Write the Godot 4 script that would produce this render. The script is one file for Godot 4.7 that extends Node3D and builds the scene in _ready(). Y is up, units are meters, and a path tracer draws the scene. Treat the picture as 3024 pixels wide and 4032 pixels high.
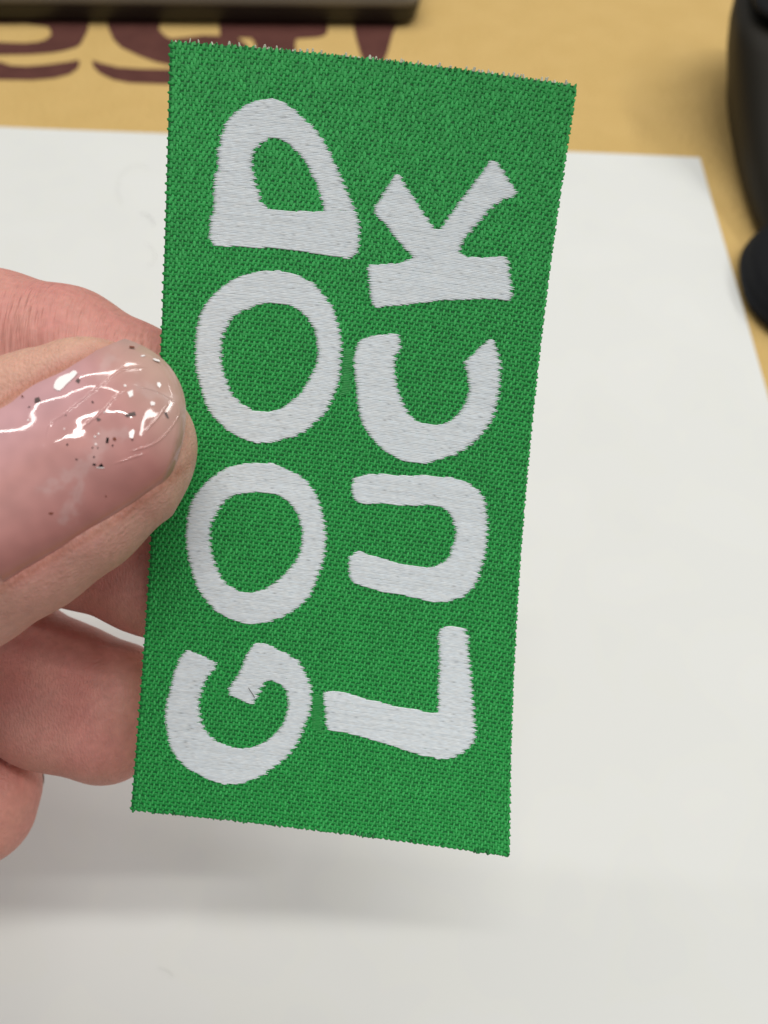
extends Node3D
# A hand pinching a woven green label over a sheet of paper on a tan desk mat.
# Lengths inside the builders are millimetres, in the frame of the picture's eye: x right, y down, z away from it.

const EYE_HEIGHT := 0.16
const FOCAL := 3029.0
const PICTURE := 1.8228

var right := Vector3(1, 0, 0)
var down: Vector3
var ahead: Vector3
var noise := FastNoiseLite.new()
var grain := FastNoiseLite.new()
var rng := RandomNumberGenerator.new()


func _ready() -> void:
	rng.seed = 7
	noise.seed = 3
	noise.frequency = 1.0
	noise.fractal_type = FastNoiseLite.FRACTAL_NONE
	grain.seed = 9
	grain.frequency = 1.0
	grain.fractal_octaves = 2
	var tilt := deg_to_rad(54.4)
	down = Vector3(0, -cos(tilt), sin(tilt))
	ahead = Vector3(0, -sin(tilt), -cos(tilt))

	# camera
	var camera := Camera3D.new()
	camera.name = "camera"
	camera.near = 0.005
	camera.far = 20.0
	var lens := CameraAttributesPhysical.new()
	lens.frustum_focal_length = 18.03
	lens.frustum_focus_distance = 0.0775
	lens.frustum_near = 0.005
	lens.frustum_far = 20.0
	lens.exposure_aperture = 18.5
	camera.attributes = lens
	camera.fov = 67.3
	camera.keep_aspect = Camera3D.KEEP_HEIGHT
	add_child(camera)
	camera.transform = Transform3D(Basis(right, -down, -ahead), Vector3(0, EYE_HEIGHT, 0))
	camera.current = true

	# the room's light: pale walls and ceiling all round, four ceiling tubes
	var around := WorldEnvironment.new()
	around.name = "environment"
	var env := Environment.new()
	env.background_mode = Environment.BG_COLOR
	env.background_color = Color(0.215, 0.215, 0.218).linear_to_srgb()
	env.tonemap_mode = Environment.TONE_MAPPER_LINEAR
	env.tonemap_exposure = 1.17
	env.sdfgi_enabled = true
	env.ssao_enabled = true
	env.ssil_enabled = true
	around.environment = env
	add_child(around)
	lamp("ceiling_tube_light", Vector3(-0.24, 1.0, -0.42), Vector3(-0.02, 0.0, -0.20), Vector2(0.9, 0.03), 0.16, Color(1.0, 0.992, 0.968))
	lamp("ceiling_tube_light_001", Vector3(-0.10, 1.0, -0.72), Vector3(-0.02, 0.0, -0.20), Vector2(0.9, 0.03), 0.19, Color(1.0, 0.992, 0.968))
	lamp("ceiling_tube_light_002", Vector3(0.85, 1.0, -0.30), Vector3(0.0, 0.0, -0.2), Vector2(0.06, 1.1), 0.36, Color(1.0, 0.995, 0.98))
	lamp("ceiling_tube_light_003", Vector3(0.26, 1.4, 0.02), Vector3(0.0, 0.0, -0.12), Vector2(1.0, 0.035), 0.70, Color(1.0, 0.995, 0.975))

	make_desk()
	make_keyboard()
	make_mouse()
	make_label()
	make_hand()
	make_fibres()


func lamp(called: String, at: Vector3, aim: Vector3, size: Vector2, energy: float, tone: Color) -> void:
	var l := AreaLight3D.new()
	l.name = called
	l.area_size = size
	l.light_energy = energy
	l.light_color = tone
	l.shadow_enabled = true
	l.area_range = 6.0
	l.area_attenuation = 2.0
	l.area_normalize_energy = true
	add_child(l)
	l.look_at_from_position(at, aim, Vector3(0, 0, -1))


# ---------------------------------------------------------------- helpers

func eye(p: Vector3) -> Vector3:
	return Vector3(0, EYE_HEIGHT, 0) + (right * p.x + down * p.y + ahead * p.z) * 0.001


func turned(v: Vector3) -> Vector3:
	return right * v.x + down * v.y + ahead * v.z


func seen(x: float, y: float, z: float) -> Vector3:
	return Vector3((x * PICTURE - 1512.0) / FOCAL * z, (y * PICTURE - 2016.0) / FOCAL * z, z)


func on_plane(x: float, y: float, height: float) -> Vector3:
	var d := turned(Vector3((x - 1512.0) / FOCAL, (y - 2016.0) / FOCAL, 1.0))
	return Vector3(0, EYE_HEIGHT, 0) + d * ((height - EYE_HEIGHT) / d.y)


func tint(r: float, g: float, b: float) -> Color:
	return Color(r, g, b).linear_to_srgb()


func matte(color: Color, rough := 0.8, spec := 0.5) -> StandardMaterial3D:
	var m := StandardMaterial3D.new()
	m.albedo_color = color
	m.roughness = rough
	m.metallic_specular = spec
	return m


class Shape:
	var v := PackedVector3Array()
	var n := PackedVector3Array()
	var c := PackedColorArray()
	var i := PackedInt32Array()

	func add(p: Vector3, normal: Vector3, color := Color.WHITE) -> int:
		v.append(p)
		n.append(normal)
		c.append(color)
		return v.size() - 1

	func tri(a: int, b: int, d: int) -> void:
		if (v[d] - v[a]).cross(v[b] - v[a]).dot(n[a] + n[b] + n[d]) < 0.0:
			i.append(a)
			i.append(d)
			i.append(b)
		else:
			i.append(a)
			i.append(b)
			i.append(d)

	func quad(a: int, b: int, d: int, e: int) -> void:
		tri(a, b, d)
		tri(a, d, e)

	func mesh() -> ArrayMesh:
		var arrays := []
		arrays.resize(Mesh.ARRAY_MAX)
		arrays[Mesh.ARRAY_VERTEX] = v
		arrays[Mesh.ARRAY_NORMAL] = n
		arrays[Mesh.ARRAY_COLOR] = c
		arrays[Mesh.ARRAY_INDEX] = i
		var m := ArrayMesh.new()
		m.add_surface_from_arrays(Mesh.PRIMITIVE_TRIANGLES, arrays)
		return m


func piece(called: String, mesh: Mesh, material: Material, parent: Node) -> MeshInstance3D:
	var o := MeshInstance3D.new()
	o.name = called
	o.mesh = mesh
	o.material_override = material
	parent.add_child(o, true)
	return o


func thing(called: String, label: String, category: String, at: Vector3) -> Node3D:
	var o := Node3D.new()
	o.name = called
	o.position = at
	o.set_meta("label", label)
	o.set_meta("category", category)
	add_child(o, true)
	return o


# a closed solid between stacked rings of equal length (first and last are capped)
func lofted(rings: Array, color := Color.WHITE) -> ArrayMesh:
	var s := Shape.new()
	var k: int = rings[0].size()
	var rows: int = rings.size()
	for r in rows:
		for j in k:
			var p: Vector3 = rings[r][j]
			var along: Vector3 = rings[r][(j + 1) % k] - rings[r][(j + k - 1) % k]
			var up: Vector3 = rings[mini(r + 1, rows - 1)][j] - rings[maxi(r - 1, 0)][j]
			var nn := along.cross(up).normalized()
			var mid := Vector3.ZERO
			for q in k:
				mid += rings[r][q]
			mid /= k
			if nn.dot(p - mid) < 0.0:
				nn = -nn
			s.add(p, nn, color)
	for r in rows - 1:
		for j in k:
			s.quad(r * k + j, r * k + (j + 1) % k, (r + 1) * k + (j + 1) % k, (r + 1) * k + j)
	for e in [0, rows - 1]:
		var mid := Vector3.ZERO
		for q in k:
			mid += rings[e][q]
		mid /= k
		var other := Vector3.ZERO
		for q in k:
			other += rings[1 if e == 0 else rows - 2][q]
		other /= k
		var face := (mid - other).normalized()
		var hub := s.add(mid, face, color)
		var first := s.v.size()
		for q in k:
			s.add(rings[e][q], face, color)
		for q in k:
			s.tri(hub, first + q, first + (q + 1) % k)
	return s.mesh()


# a rectangle with rounded corners, as a ring at one height
func rounded_ring(cx: float, cz: float, hx: float, hz: float, corner: float, y: float, steps := 5) -> Array:
	var out := []
	for q in 4:
		var ox: float = cx + (hx - corner) * [1, -1, -1, 1][q]
		var oz: float = cz + (hz - corner) * [1, 1, -1, -1][q]
		for k in steps + 1:
			var a: float = PI / 2 * (q + float(k) / steps)
			out.append(Vector3(ox + cos(a) * corner, y, oz + sin(a) * corner))
	return out


func noise_picture(size: int, freq: float, octaves: int, low: Color, high: Color, kind := FastNoiseLite.TYPE_SIMPLEX_SMOOTH) -> NoiseTexture2D:
	var t := NoiseTexture2D.new()
	t.width = size
	t.height = size
	t.seamless = true
	var n := FastNoiseLite.new()
	n.noise_type = kind
	n.seed = 11
	n.frequency = freq
	n.fractal_octaves = octaves
	t.noise = n
	var g := Gradient.new()
	g.set_color(0, low)
	g.set_color(1, high)
	t.color_ramp = g
	return t


# ---------------------------------------------------------------- desk, mat, paper

func make_desk() -> void:
	var desk := MeshInstance3D.new()
	desk.name = "desk_top"
	var top := BoxMesh.new()
	top.size = Vector3(1.6, 0.03, 0.9)
	desk.mesh = top
	desk.material_override = matte(tint(0.42, 0.36, 0.29), 0.5)
	desk.position = Vector3(0, -0.0195, -0.25)
	desk.set_meta("kind", "structure")
	desk.set_meta("label", "pale wooden desk under the tan mat")
	add_child(desk)

	var mat := thing("desk_mat", "tan yellow cloth desk mat printed with dark brown lettering", "desk mat", Vector3(0, 0, -0.25))
	var cloth := matte(Color.WHITE, 0.85, 0.35)
	cloth.albedo_texture = noise_picture(512, 0.012, 4, tint(0.61, 0.41, 0.148), tint(0.65, 0.442, 0.168))
	cloth.uv1_triplanar = true
	cloth.uv1_scale = Vector3(6, 6, 6)
	cloth.heightmap_enabled = false
	cloth.normal_enabled = true
	var weave := NoiseTexture2D.new()
	weave.width = 256
	weave.height = 256
	weave.seamless = true
	weave.as_normal_map = true
	weave.bump_strength = 2.0
	var wn := FastNoiseLite.new()
	wn.frequency = 0.2
	weave.noise = wn
	cloth.normal_texture = weave
	cloth.normal_scale = 0.5
	var rings := []
	for q in [[0.0, -0.0045], [0.001, -0.0045], [0.001, -0.0008], [0.0002, -0.0001], [-0.0008, 0.0]]:
		rings.append(rounded_ring(0, 0, 0.45 + q[0], 0.34 + q[0], 0.015, q[1]))
	piece("mat_cloth", lofted(rings), cloth, mat)

	# the print: bottoms of big letters with a drop outline under them, cut by the keyboard
	var ink := matte(Color.WHITE, 0.85, 0.3)
	ink.albedo_texture = noise_picture(128, 0.05, 3, tint(0.095, 0.034, 0.028), tint(0.125, 0.047, 0.037))
	ink.uv1_triplanar = true
	ink.uv1_scale = Vector3(10, 10, 10)
	var prints := [
		["-330,40 360,40 345,120 330,150 318,172 300,186 250,200 200,208 120,214 0,216 -160,214 -260,200 -330,170", "-180,100 -120,145 -60,163 10,166 100,169 150,164 180,155 203,135 190,105 100,92"],
		["-330,240 -200,250 0,243 42,257 106,260 190,253 274,242 306,235 314,243 311,256 305,270 274,292 211,308 126,315 0,313 -160,312 -260,300 -320,270", ""],
		["420,60 424,100 432,124 447,156 477,186 548,219 612,243 660,254 740,262 820,256 900,240 960,215 975,180 940,150 880,140 800,138 700,150 672,152 652,142 624,114 640,60", ""],
		["362,236 401,249 464,264 548,270 660,272 780,270 900,258 985,240 990,262 970,290 900,312 800,326 658,331 506,325 443,312 392,287 367,262", ""],
		["860,60 1290,60 1290,120 1288,129 1278,139 1253,147 1168,152 1162,168 1164,200 1166,240 1012,240 1008,200 1004,170 990,150 900,146 866,138", ""],
		["1380,40 1600,40 1580,90 1561,102 1548,126 1538,160 1527,202 1515,232 1500,252 1460,256 1440,246 1426,228 1413,190 1401,148 1392,105", ""],
	]
	for row in prints:
		var outline := PackedVector2Array()
		for q in row[0].split(" "):
			var xy: PackedStringArray = q.split(",")
			var p := on_plane(float(xy[0]), float(xy[1]), 0.00015)
			outline.append(Vector2(p.x, p.z + 0.25))
		var parts := [outline]
		if row[1] != "":
			var hole := PackedVector2Array()
			for q in row[1].split(" "):
				var xy: PackedStringArray = q.split(",")
				var p := on_plane(float(xy[0]), float(xy[1]), 0.00015)
				hole.append(Vector2(p.x, p.z + 0.25))
			# cut the outline through its counter so that both halves are plain polygons
			var box_l := PackedVector2Array([Vector2(-2, -2), Vector2(hole[3].x, -2), Vector2(hole[3].x, 2), Vector2(-2, 2)])
			parts = []
			for ring in Geometry2D.clip_polygons(outline, box_l):
				for r2 in Geometry2D.clip_polygons(ring, hole):
					parts.append(r2)
			for ring in Geometry2D.intersect_polygons(outline, box_l):
				for r2 in Geometry2D.clip_polygons(ring, hole):
					parts.append(r2)
		var s := Shape.new()
		for ring in parts:
			var first := s.v.size()
			for p in ring:
				s.add(Vector3(p.x, 0.00015, p.y), Vector3.UP)
			var t := Geometry2D.triangulate_polygon(ring)
			for k in range(0, t.size(), 3):
				s.tri(first + t[k], first + t[k + 1], first + t[k + 2])
		piece("printed_letter", s.mesh(), ink, mat)

	# the sheet of paper, turned a little on the mat
	var corner := Vector3(0.1199, 0.0, -0.2794)
	var sheet := thing("paper_sheet", "large blank white sheet of paper lying on the tan mat", "paper", corner)
	sheet.rotation.y = deg_to_rad(-4.75)
	var white := matte(Color.WHITE, 0.75, 0.4)
	white.albedo_texture = noise_picture(256, 0.01, 3, tint(0.74, 0.748, 0.722), tint(0.765, 0.772, 0.748))
	white.uv1_triplanar = true
	white.uv1_scale = Vector3(8, 8, 8)
	var s := Shape.new()
	var w := 0.36
	var d := 0.33
	var cols := 36
	var rows := 33
	for side in 2:
		for r in rows + 1:
			for c in cols + 1:
				var x := -w * c / cols
				var z := d * r / rows
				s.add(Vector3(x, sheet_height(x, z) + (0.0 if side else -0.00028), z), Vector3.UP if side else Vector3.DOWN)
	for side in 2:
		var o := side * (rows + 1) * (cols + 1)
		for r in rows:
			for c in cols:
				var a := o + r * (cols + 1) + c
				s.quad(a, a + 1, a + cols + 2, a + cols + 1)
	var edge := func(x0: float, z0: float, x1: float, z1: float, out: Vector3) -> void:
		var n := 36
		var first := s.v.size()
		for k in n + 1:
			var x := lerpf(x0, x1, float(k) / n)
			var z := lerpf(z0, z1, float(k) / n)
			s.add(Vector3(x, sheet_height(x, z), z), out)
			s.add(Vector3(x, sheet_height(x, z) - 0.00028, z), out)
		for k in n:
			s.quad(first + k * 2, first + k * 2 + 1, first + k * 2 + 3, first + k * 2 + 2)
	edge.call(0.0, 0.0, -w, 0.0, Vector3(0, 0, -1))
	edge.call(0.0, 0.0, 0.0, d, Vector3(1, 0, 0))
	edge.call(-w, 0.0, -w, d, Vector3(-1, 0, 0))
	edge.call(0.0, d, -w, d, Vector3(0, 0, 1))
	piece("sheet", s.mesh(), white, sheet)


func sheet_height(x: float, z: float) -> float:
	return 0.0007 + 0.00025 * (noise.get_noise_2d(x * 9.0, z * 9.0) + 1.0)


# ---------------------------------------------------------------- keyboard

func make_keyboard() -> void:
	# local: x runs left from the right end, z runs away from the near edge
	var root := thing("keyboard", "dark taupe keyboard cut off at the top left of the picture", "keyboard", Vector3(0.0165, 0, -0.391))
	root.rotation.y = deg_to_rad(-1.2)
	var dark := matte(tint(0.018, 0.016, 0.012), 0.45)
	var taupe := matte(tint(0.15, 0.132, 0.10), 0.5)
	var w := 0.178
	var rings := []
	for q in [[-0.006, 0.0012, 0.004], [-0.002, 0.0024, 0.006], [0.0, 0.0085, 0.008]]:
		rings.append(rounded_ring(-w, -0.07, w + q[0], 0.07 + q[0] * 0.5, q[2], q[1]))
	piece("case_bottom", lofted(rings), dark, root)
	rings = []
	for q in [[-0.0004, 0.0086], [0.0004, 0.0096], [0.0, 0.0125], [-0.0015, 0.0145], [-0.004, 0.0150]]:
		rings.append(rounded_ring(-w, -0.07, w + q[0], 0.07 + q[0], 0.008, q[1]))
	piece("case_top", lofted(rings), taupe, root)
	for k in 4:
		var foot := []
		for q in [0.0, 0.0013]:
			foot.append(rounded_ring(-0.03 - (k % 2) * 0.296, -0.012 - (k / 2) * 0.11, 0.008, 0.004, 0.003, q))
		piece("rubber_foot", lofted(foot), dark, root)
	# only the nearest row of keys stands near the picture
	var cap_rings := []
	for q in [[0.0, 0.0152], [0.0, 0.018], [-0.0014, 0.0235], [-0.0024, 0.0242]]:
		cap_rings.append(rounded_ring(0, 0, 0.0086 + q[0], 0.0086 + q[0], 0.002, q[1], 3))
	var cap := lofted(cap_rings)
	var cap_paint := matte(tint(0.06, 0.055, 0.05), 0.55)
	for r in 5:
		for k in 17:
			var o := piece("keycap", cap, cap_paint, root)
			o.position = Vector3(-0.02 - k * 0.0197, 0, -0.022 - r * 0.0193)


# ---------------------------------------------------------------- mouse

func make_mouse() -> void:
	var root := thing("computer_mouse", "black sculpted computer mouse cut off by the right edge", "computer mouse", Vector3(0.160, 0.0, -0.300))
	root.rotation.y = deg_to_rad(-10.5)
	var shell := matte(tint(0.014, 0.0115, 0.007), 0.6, 0.35)
	var rubber := matte(tint(0.008, 0.0085, 0.0105), 0.7, 0.3)
	var gap := matte(tint(0.003, 0.003, 0.003), 0.8, 0.2)
	# [height, left reach, right reach, near reach, far reach]
	var body := [[0.6, 22, 30, 103, 52], [3, 24, 31, 105, 55], [8, 25.5, 31, 99, 58], [15, 28, 31, 73, 59], [22, 30.5, 30, 52, 60], [30, 32.5, 30, 36, 60], [35, 33, 29, 28, 60], [38, 32, 28, 23, 59], [39.6, 29.5, 26, 19, 57], [40.2, 25, 22, 14, 54]]
	piece("body", lofted(mouse_rings(body)), shell, root)
	piece("seam", lofted(mouse_rings([[39.5, 26, 23, 15, 55], [43.2, 25, 22, 14, 55]])), gap, root)
	var cover := [[42.8, 28, 24, 17, 57], [43.6, 30, 26, 19, 58.5], [45.5, 29, 25, 18, 58], [49, 23, 20, 12, 52], [51, 14, 12, 4, 40], [51.6, 5, 4, -6, 20]]
	piece("top_cover", lofted(mouse_rings(cover)), rubber, root)
	# the flared thumb rest with two shallow grooves
	var rest := []
	for q in [[0.4, -3.5], [1.2, -1.0], [3, 0.0], [5, -0.4], [5.8, -1.3], [6.6, -1.0], [8.4, -1.9], [9.2, -2.9], [10.0, -3.0], [12, -6], [14, -11], [15, -18]]:
		var ring := []
		for k in 48:
			var a := TAU * k / 48
			var e := pow(absf(cos(a)), 0.85) * signf(cos(a))
			var f := pow(absf(sin(a)), 0.85) * signf(sin(a))
			ring.append(Vector3(-4.6 + (23.0 + q[1]) * e, q[0], 101.0 + (29.0 + q[1]) * f) * 0.001)
		rest.append(ring)
	piece("thumb_rest", lofted(rest), rubber, root)
	var wheel := CylinderMesh.new()
	wheel.top_radius = 0.011
	wheel.bottom_radius = 0.011
	wheel.height = 0.008
	var o := piece("scroll_wheel", wheel, gap, root)
	o.position = Vector3(-0.002, 0.044, -0.046)
	o.rotation.z = PI / 2


func mouse_rings(rows: Array) -> Array:
	var out := []
	for q in rows:
		var ring := []
		for k in 64:
			var a := TAU * k / 64
			var e := pow(absf(cos(a)), 0.8) * signf(cos(a))
			var f := pow(absf(sin(a)), 0.8) * signf(sin(a))
			ring.append(Vector3(e * (q[2] if e > 0 else q[1]), q[0], f * (q[3] if f > 0 else q[4])) * 0.001)
		out.append(ring)
	return out


# ---------------------------------------------------------------- the woven label

const LABEL_AT := Vector3(-20.559, -45.163, 73.867)
const LABEL_ACROSS := Vector3(38.902, 4.546, -0.504)
const LABEL_ALONG := Vector3(-5.518, 75.797, 5.426)

# the cloth is bowed: its long edges lean away in the middle
func label_flat(s: float, t: float) -> Vector3:
	var q := LABEL_AT + LABEL_ACROSS * s + LABEL_ALONG * t
	var b := 4.0 * t * (1.0 - t)
	var a := 4.0 * s * (1.0 - s)
	var x := q.x / q.z + (27.0 * b * (1.0 - s) - 61.0 * b * s) / FOCAL
	var y := q.y / q.z - (18.0 * a * (1.0 - t) + 10.0 * a * t) / FOCAL
	var z := q.z * (1.0 + b * (0.025 * (1.0 - s) + 0.055 * s))
	return Vector3(x * z, y * z, z)


# place on the cloth, in metres from the label's base; lift towards the viewer in mm
func label_frame(s: float, t: float) -> Array:
	var p := label_flat(s, t)
	var u := (label_flat(s + 0.002, t) - p).normalized()
	var v := (label_flat(s, t + 0.002) - p).normalized()
	return [p, u, v, v.cross(u).normalized()]


func make_label() -> void:
	var base := eye(label_flat(0.5, 1.0))
	var root := thing("woven_label", "green woven cloth label with grey GOOD LUCK lettering held between thumb and fingers", "label", base)

	# cloth body: a slab with two faces and four edges
	var ground := Shape.new()
	var cols := 60
	var rows := 120
	var dark := Color(0.005, 0.14, 0.030)
	for side in 2:
		for r in rows + 1:
			for c in cols + 1:
				var f := label_frame(float(c) / cols, float(r) / rows)
				var n: Vector3 = f[3]
				var k := 0.85 + 0.3 * noise.get_noise_2d(c * 0.6, r * 0.6)
				ground.add(eye(f[0] + n * (0.0 if side else -0.45)) - base, turned(n if side else -n), dark * k if side else Color(0.16, 0.30, 0.17))
	for side in 2:
		var o := side * (rows + 1) * (cols + 1)
		for r in rows:
			for c in cols:
				var a := o + r * (cols + 1) + c
				ground.quad(a, a + 1, a + cols + 2, a + cols + 1)
	for side in 4:
		var first := ground.v.size()
		var count := cols if side < 2 else rows
		for k in count + 1:
			var h := float(k) / count
			var f := label_frame([h, h, 0.0, 1.0][side], [0.0, 1.0, h, h][side])
			var out: Vector3 = [-f[2], f[2], -f[1], f[1]][side]
			ground.add(eye(f[0]) - base, turned(out), Color(0.02, 0.13, 0.04))
			ground.add(eye(f[0] + f[3] * -0.45) - base, turned(out), Color(0.30, 0.36, 0.27))
		for k in count:
			ground.quad(first + k * 2, first + k * 2 + 1, first + k * 2 + 3, first + k * 2 + 2)
	var yarn := matte(Color.WHITE, 0.5, 0.45)
	yarn.vertex_color_use_as_albedo = true
	piece("cloth_ground", ground.mesh(), yarn, root)

	# yarn floats of the weave: one plump float and one thin crossing thread in each cell
	var across := 67
	var along := 177
	var plump := float_mesh(0.5, 1.0, 1.0, 0.0)
	var thin := float_mesh(0.5, 1.0, 1.0, 0.3)
	var spots: Array[Transform3D] = []
	var paints := PackedColorArray()
	var spots2: Array[Transform3D] = []
	var paints2 := PackedColorArray()
	var cell_w := 39.2 / across
	var cell_h := 76.2 / along
	for r in along:
		for c in across:
			var s := (c + 0.5 + (0.25 if r % 2 else -0.25) + rng.randf_range(-0.06, 0.06)) / across
			var t := (r + 0.5 + rng.randf_range(-0.08, 0.08)) / along
			var sway := noise.get_noise_2d(c * 0.15, r * 0.06)
			# the plump weft, lying across between two rows of gaps
			var f := label_frame(s, minf(t + 0.46 / along, 1.0))
			var u: Vector3 = f[1]
			var v: Vector3 = f[2]
			var n: Vector3 = f[3]
			var axis := (u + v * (0.26 + rng.randf_range(-0.2, 0.2))).normalized()
			var side := axis.cross(n).normalized()
			spots.append(Transform3D(Basis(turned(side) * cell_h * 0.78 * rng.randf_range(0.85, 1.12), turned(axis) * cell_w * 1.12 * rng.randf_range(0.88, 1.08), turned(n) * 0.08 * rng.randf_range(0.8, 1.2)) * 0.001, eye(f[0]) - base))
			var k := 1.0 + 0.08 * sway + rng.randf_range(-0.09, 0.09)
			paints.append(Color(0.010 * k, 0.265 * k, 0.045 * k))
			# the bright warp crossing on the slant between neighbouring gaps
			f = label_frame(clampf(s + (0.5 + rng.randf_range(-0.08, 0.08)) / across, 0.0, 1.0), t)
			n = f[3]
			axis = ((f[2] as Vector3) - (f[1] as Vector3) * (0.20 + 0.08 * sway + rng.randf_range(-0.26, 0.26))).normalized()
			side = axis.cross(n).normalized()
			var wide := lerpf(0.32, 0.23, smoothstep(0.05, 0.5, t)) * rng.randf_range(0.75, 1.2)
			var long := lerpf(1.75, 1.45, smoothstep(0.05, 0.5, t)) * cell_h * rng.randf_range(0.82, 1.15)
			spots2.append(Transform3D(Basis(turned(side) * wide, turned(axis) * long, turned(n) * 0.105 * rng.randf_range(0.8, 1.15)) * 0.001, eye(f[0]) - base))
			k = rng.randf_range(0.85, 1.16)
			paints2.append(Color(0.050 * k, 0.40 * k, 0.10 * k))
	var float_yarn := matte(Color.WHITE, 0.55, 0.38)
	float_yarn.vertex_color_use_as_albedo = true
	scatter("weave_thread", plump, spots, paints, float_yarn, root)
	scatter("crossing_thread", thin, spots2, paints2, float_yarn, root)

	# lettering: satin rows laid across each letter, so that the sides end in thread tips
	var silver := matte(Color.WHITE, 0.42, 0.5)
	silver.vertex_color_use_as_albedo = true
	for row in lettering():
		var polys := []
		for q in [row[1], row[2]]:
			if q == "":
				continue
			var ring := PackedVector2Array()
			for w in q.split(" "):
				var st: PackedStringArray = w.split(",")
				ring.append(Vector2(float(st[0]) / 1000.0, float(st[1]) / 2000.0))
			polys.append(ring)
		piece("letter", satin(polys, base, Color(0.69, 0.735, 0.765), 0.10, 0.15), silver, root)
	for q in ["484,722 520,722 516,830 484,842", "462,1632 494,1632 498,1735 462,1728"]:
		var ring := PackedVector2Array()
		for w in q.split(" "):
			var st: PackedStringArray = w.split(",")
			ring.append(Vector2(float(st[0]) / 1000.0, float(st[1]) / 2000.0))
		piece("green_satin_patch", satin([ring], base, Color(0.012, 0.26, 0.045), 0.07, 0.17), silver, root)

	# cut and woven edges
	for side in 4:
		var tufts := Shape.new()
		var count: int = [190, 130, 230, 300][side]
		for k in count:
			var h := (k + rng.randf()) / count
			var f := label_frame([h, h, 0.0, 1.0][side], [0.0, 1.0, h, h][side])
			var out: Vector3 = [-f[2], f[2], -f[1], f[1]][side]
			var lie: Vector3 = [f[1], f[1], f[2], f[2]][side]
			var back := rng.randf_range(-0.4, 0.05)
			var paint := Color(0.03, 0.26, 0.06) * rng.randf_range(0.6, 1.4)
			var far := rng.randf_range(0.1, 0.42)
			var thick := rng.randf_range(0.07, 0.13)
			if side == 0:
				if rng.randf() < 0.42:
					paint = Color(0.62, 0.62, 0.50)
					back = rng.randf_range(-0.42, -0.2)
					far = rng.randf_range(0.15, 0.5)
					thick = rng.randf_range(0.1, 0.2)
				else:
					far = rng.randf_range(0.0, 0.24)
					thick = rng.randf_range(0.1, 0.16)
			elif side == 1:
				paint = Color(0.012, 0.17, 0.04) * rng.randf_range(0.5, 1.5)
				far = rng.randf_range(0.02, 0.3)
				thick = rng.randf_range(0.1, 0.2)
			else:
				paint = Color(0.01, 0.17, 0.04) * rng.randf_range(0.5, 1.5)
				far = rng.randf_range(-0.07, 0.03)
				thick = rng.randf_range(0.07, 0.11)
				if rng.randf() < 0.16:
					paint = Color(0.4, 0.42, 0.36)
					back = -0.35
			var foot: Vector3 = f[0] + f[3] * back - out * 0.2
			var tip: Vector3 = f[0] + f[3] * (back + rng.randf_range(-0.1, 0.15)) + out * far + lie * rng.randf_range(-0.22, 0.22)
			tuft(tufts, eye(foot) - base, eye(tip) - base, thick * 0.001, paint)
		var o := piece("frayed_edge", tufts.mesh(), yarn, root)
		o.set_meta("kind", "stuff")


func scatter(called: String, mesh: Mesh, spots: Array[Transform3D], paints: PackedColorArray, material: Material, parent: Node) -> void:
	var m := MultiMesh.new()
	m.transform_format = MultiMesh.TRANSFORM_3D
	m.use_colors = true
	m.mesh = mesh
	m.instance_count = spots.size()
	for k in spots.size():
		m.set_instance_transform(k, spots[k])
		m.set_instance_color(k, paints[k])
	var o := MultiMeshInstance3D.new()
	o.name = called
	o.multimesh = m
	o.material_override = material
	o.set_meta("kind", "stuff")
	parent.add_child(o, true)


# a domed lozenge, 1 wide, 1 long, 1 tall; bend curves it sideways
func float_mesh(half_w: float, _len: float, tall: float, bend: float) -> ArrayMesh:
	var s := Shape.new()
	var rows := 6
	var cols := 5
	for r in rows + 1:
		var y := -0.5 + float(r) / rows
		var w := half_w * pow(maxf(1.0 - pow(absf(y) * 2.0, 2.4), 0.0), 0.6) + 0.02
		var h := tall * (0.25 + 0.75 * cos(y * PI))
		for c in cols:
			var a := PI * c / (cols - 1)
			var x := cos(a) * w + bend * (0.25 - y * y) * 2.0
			s.add(Vector3(x, y, sin(a) * h), Vector3(cos(a) / maxf(w, 0.1), 3.0 * y, sin(a) / maxf(h, 0.1)).normalized())
	for r in rows:
		for c in cols - 1:
			s.quad(r * cols + c, r * cols + c + 1, (r + 1) * cols + c + 1, (r + 1) * cols + c)
	return s.mesh()


func tuft(s: Shape, a: Vector3, b: Vector3, rad: float, paint: Color) -> void:
	var d := (b - a).normalized()
	var u := d.cross(Vector3(0.3, 0.8, 0.5)).normalized()
	var v := d.cross(u)
	var first := s.v.size()
	for r in 3:
		var p := a.lerp(b, r * 0.45)
		for k in 5:
			var w := u * cos(TAU * k / 5) + v * sin(TAU * k / 5)
			s.add(p + w * rad * [1.0, 0.9, 0.6][r], w, paint)
	var tip := s.add(b, d, paint)
	for r in 2:
		for k in 5:
			s.quad(first + r * 5 + k, first + r * 5 + (k + 1) % 5, first + r * 5 + 5 + (k + 1) % 5, first + r * 5 + 5 + k)
	for k in 5:
		s.tri(first + 10 + k, first + 10 + (k + 1) % 5, tip)


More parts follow.
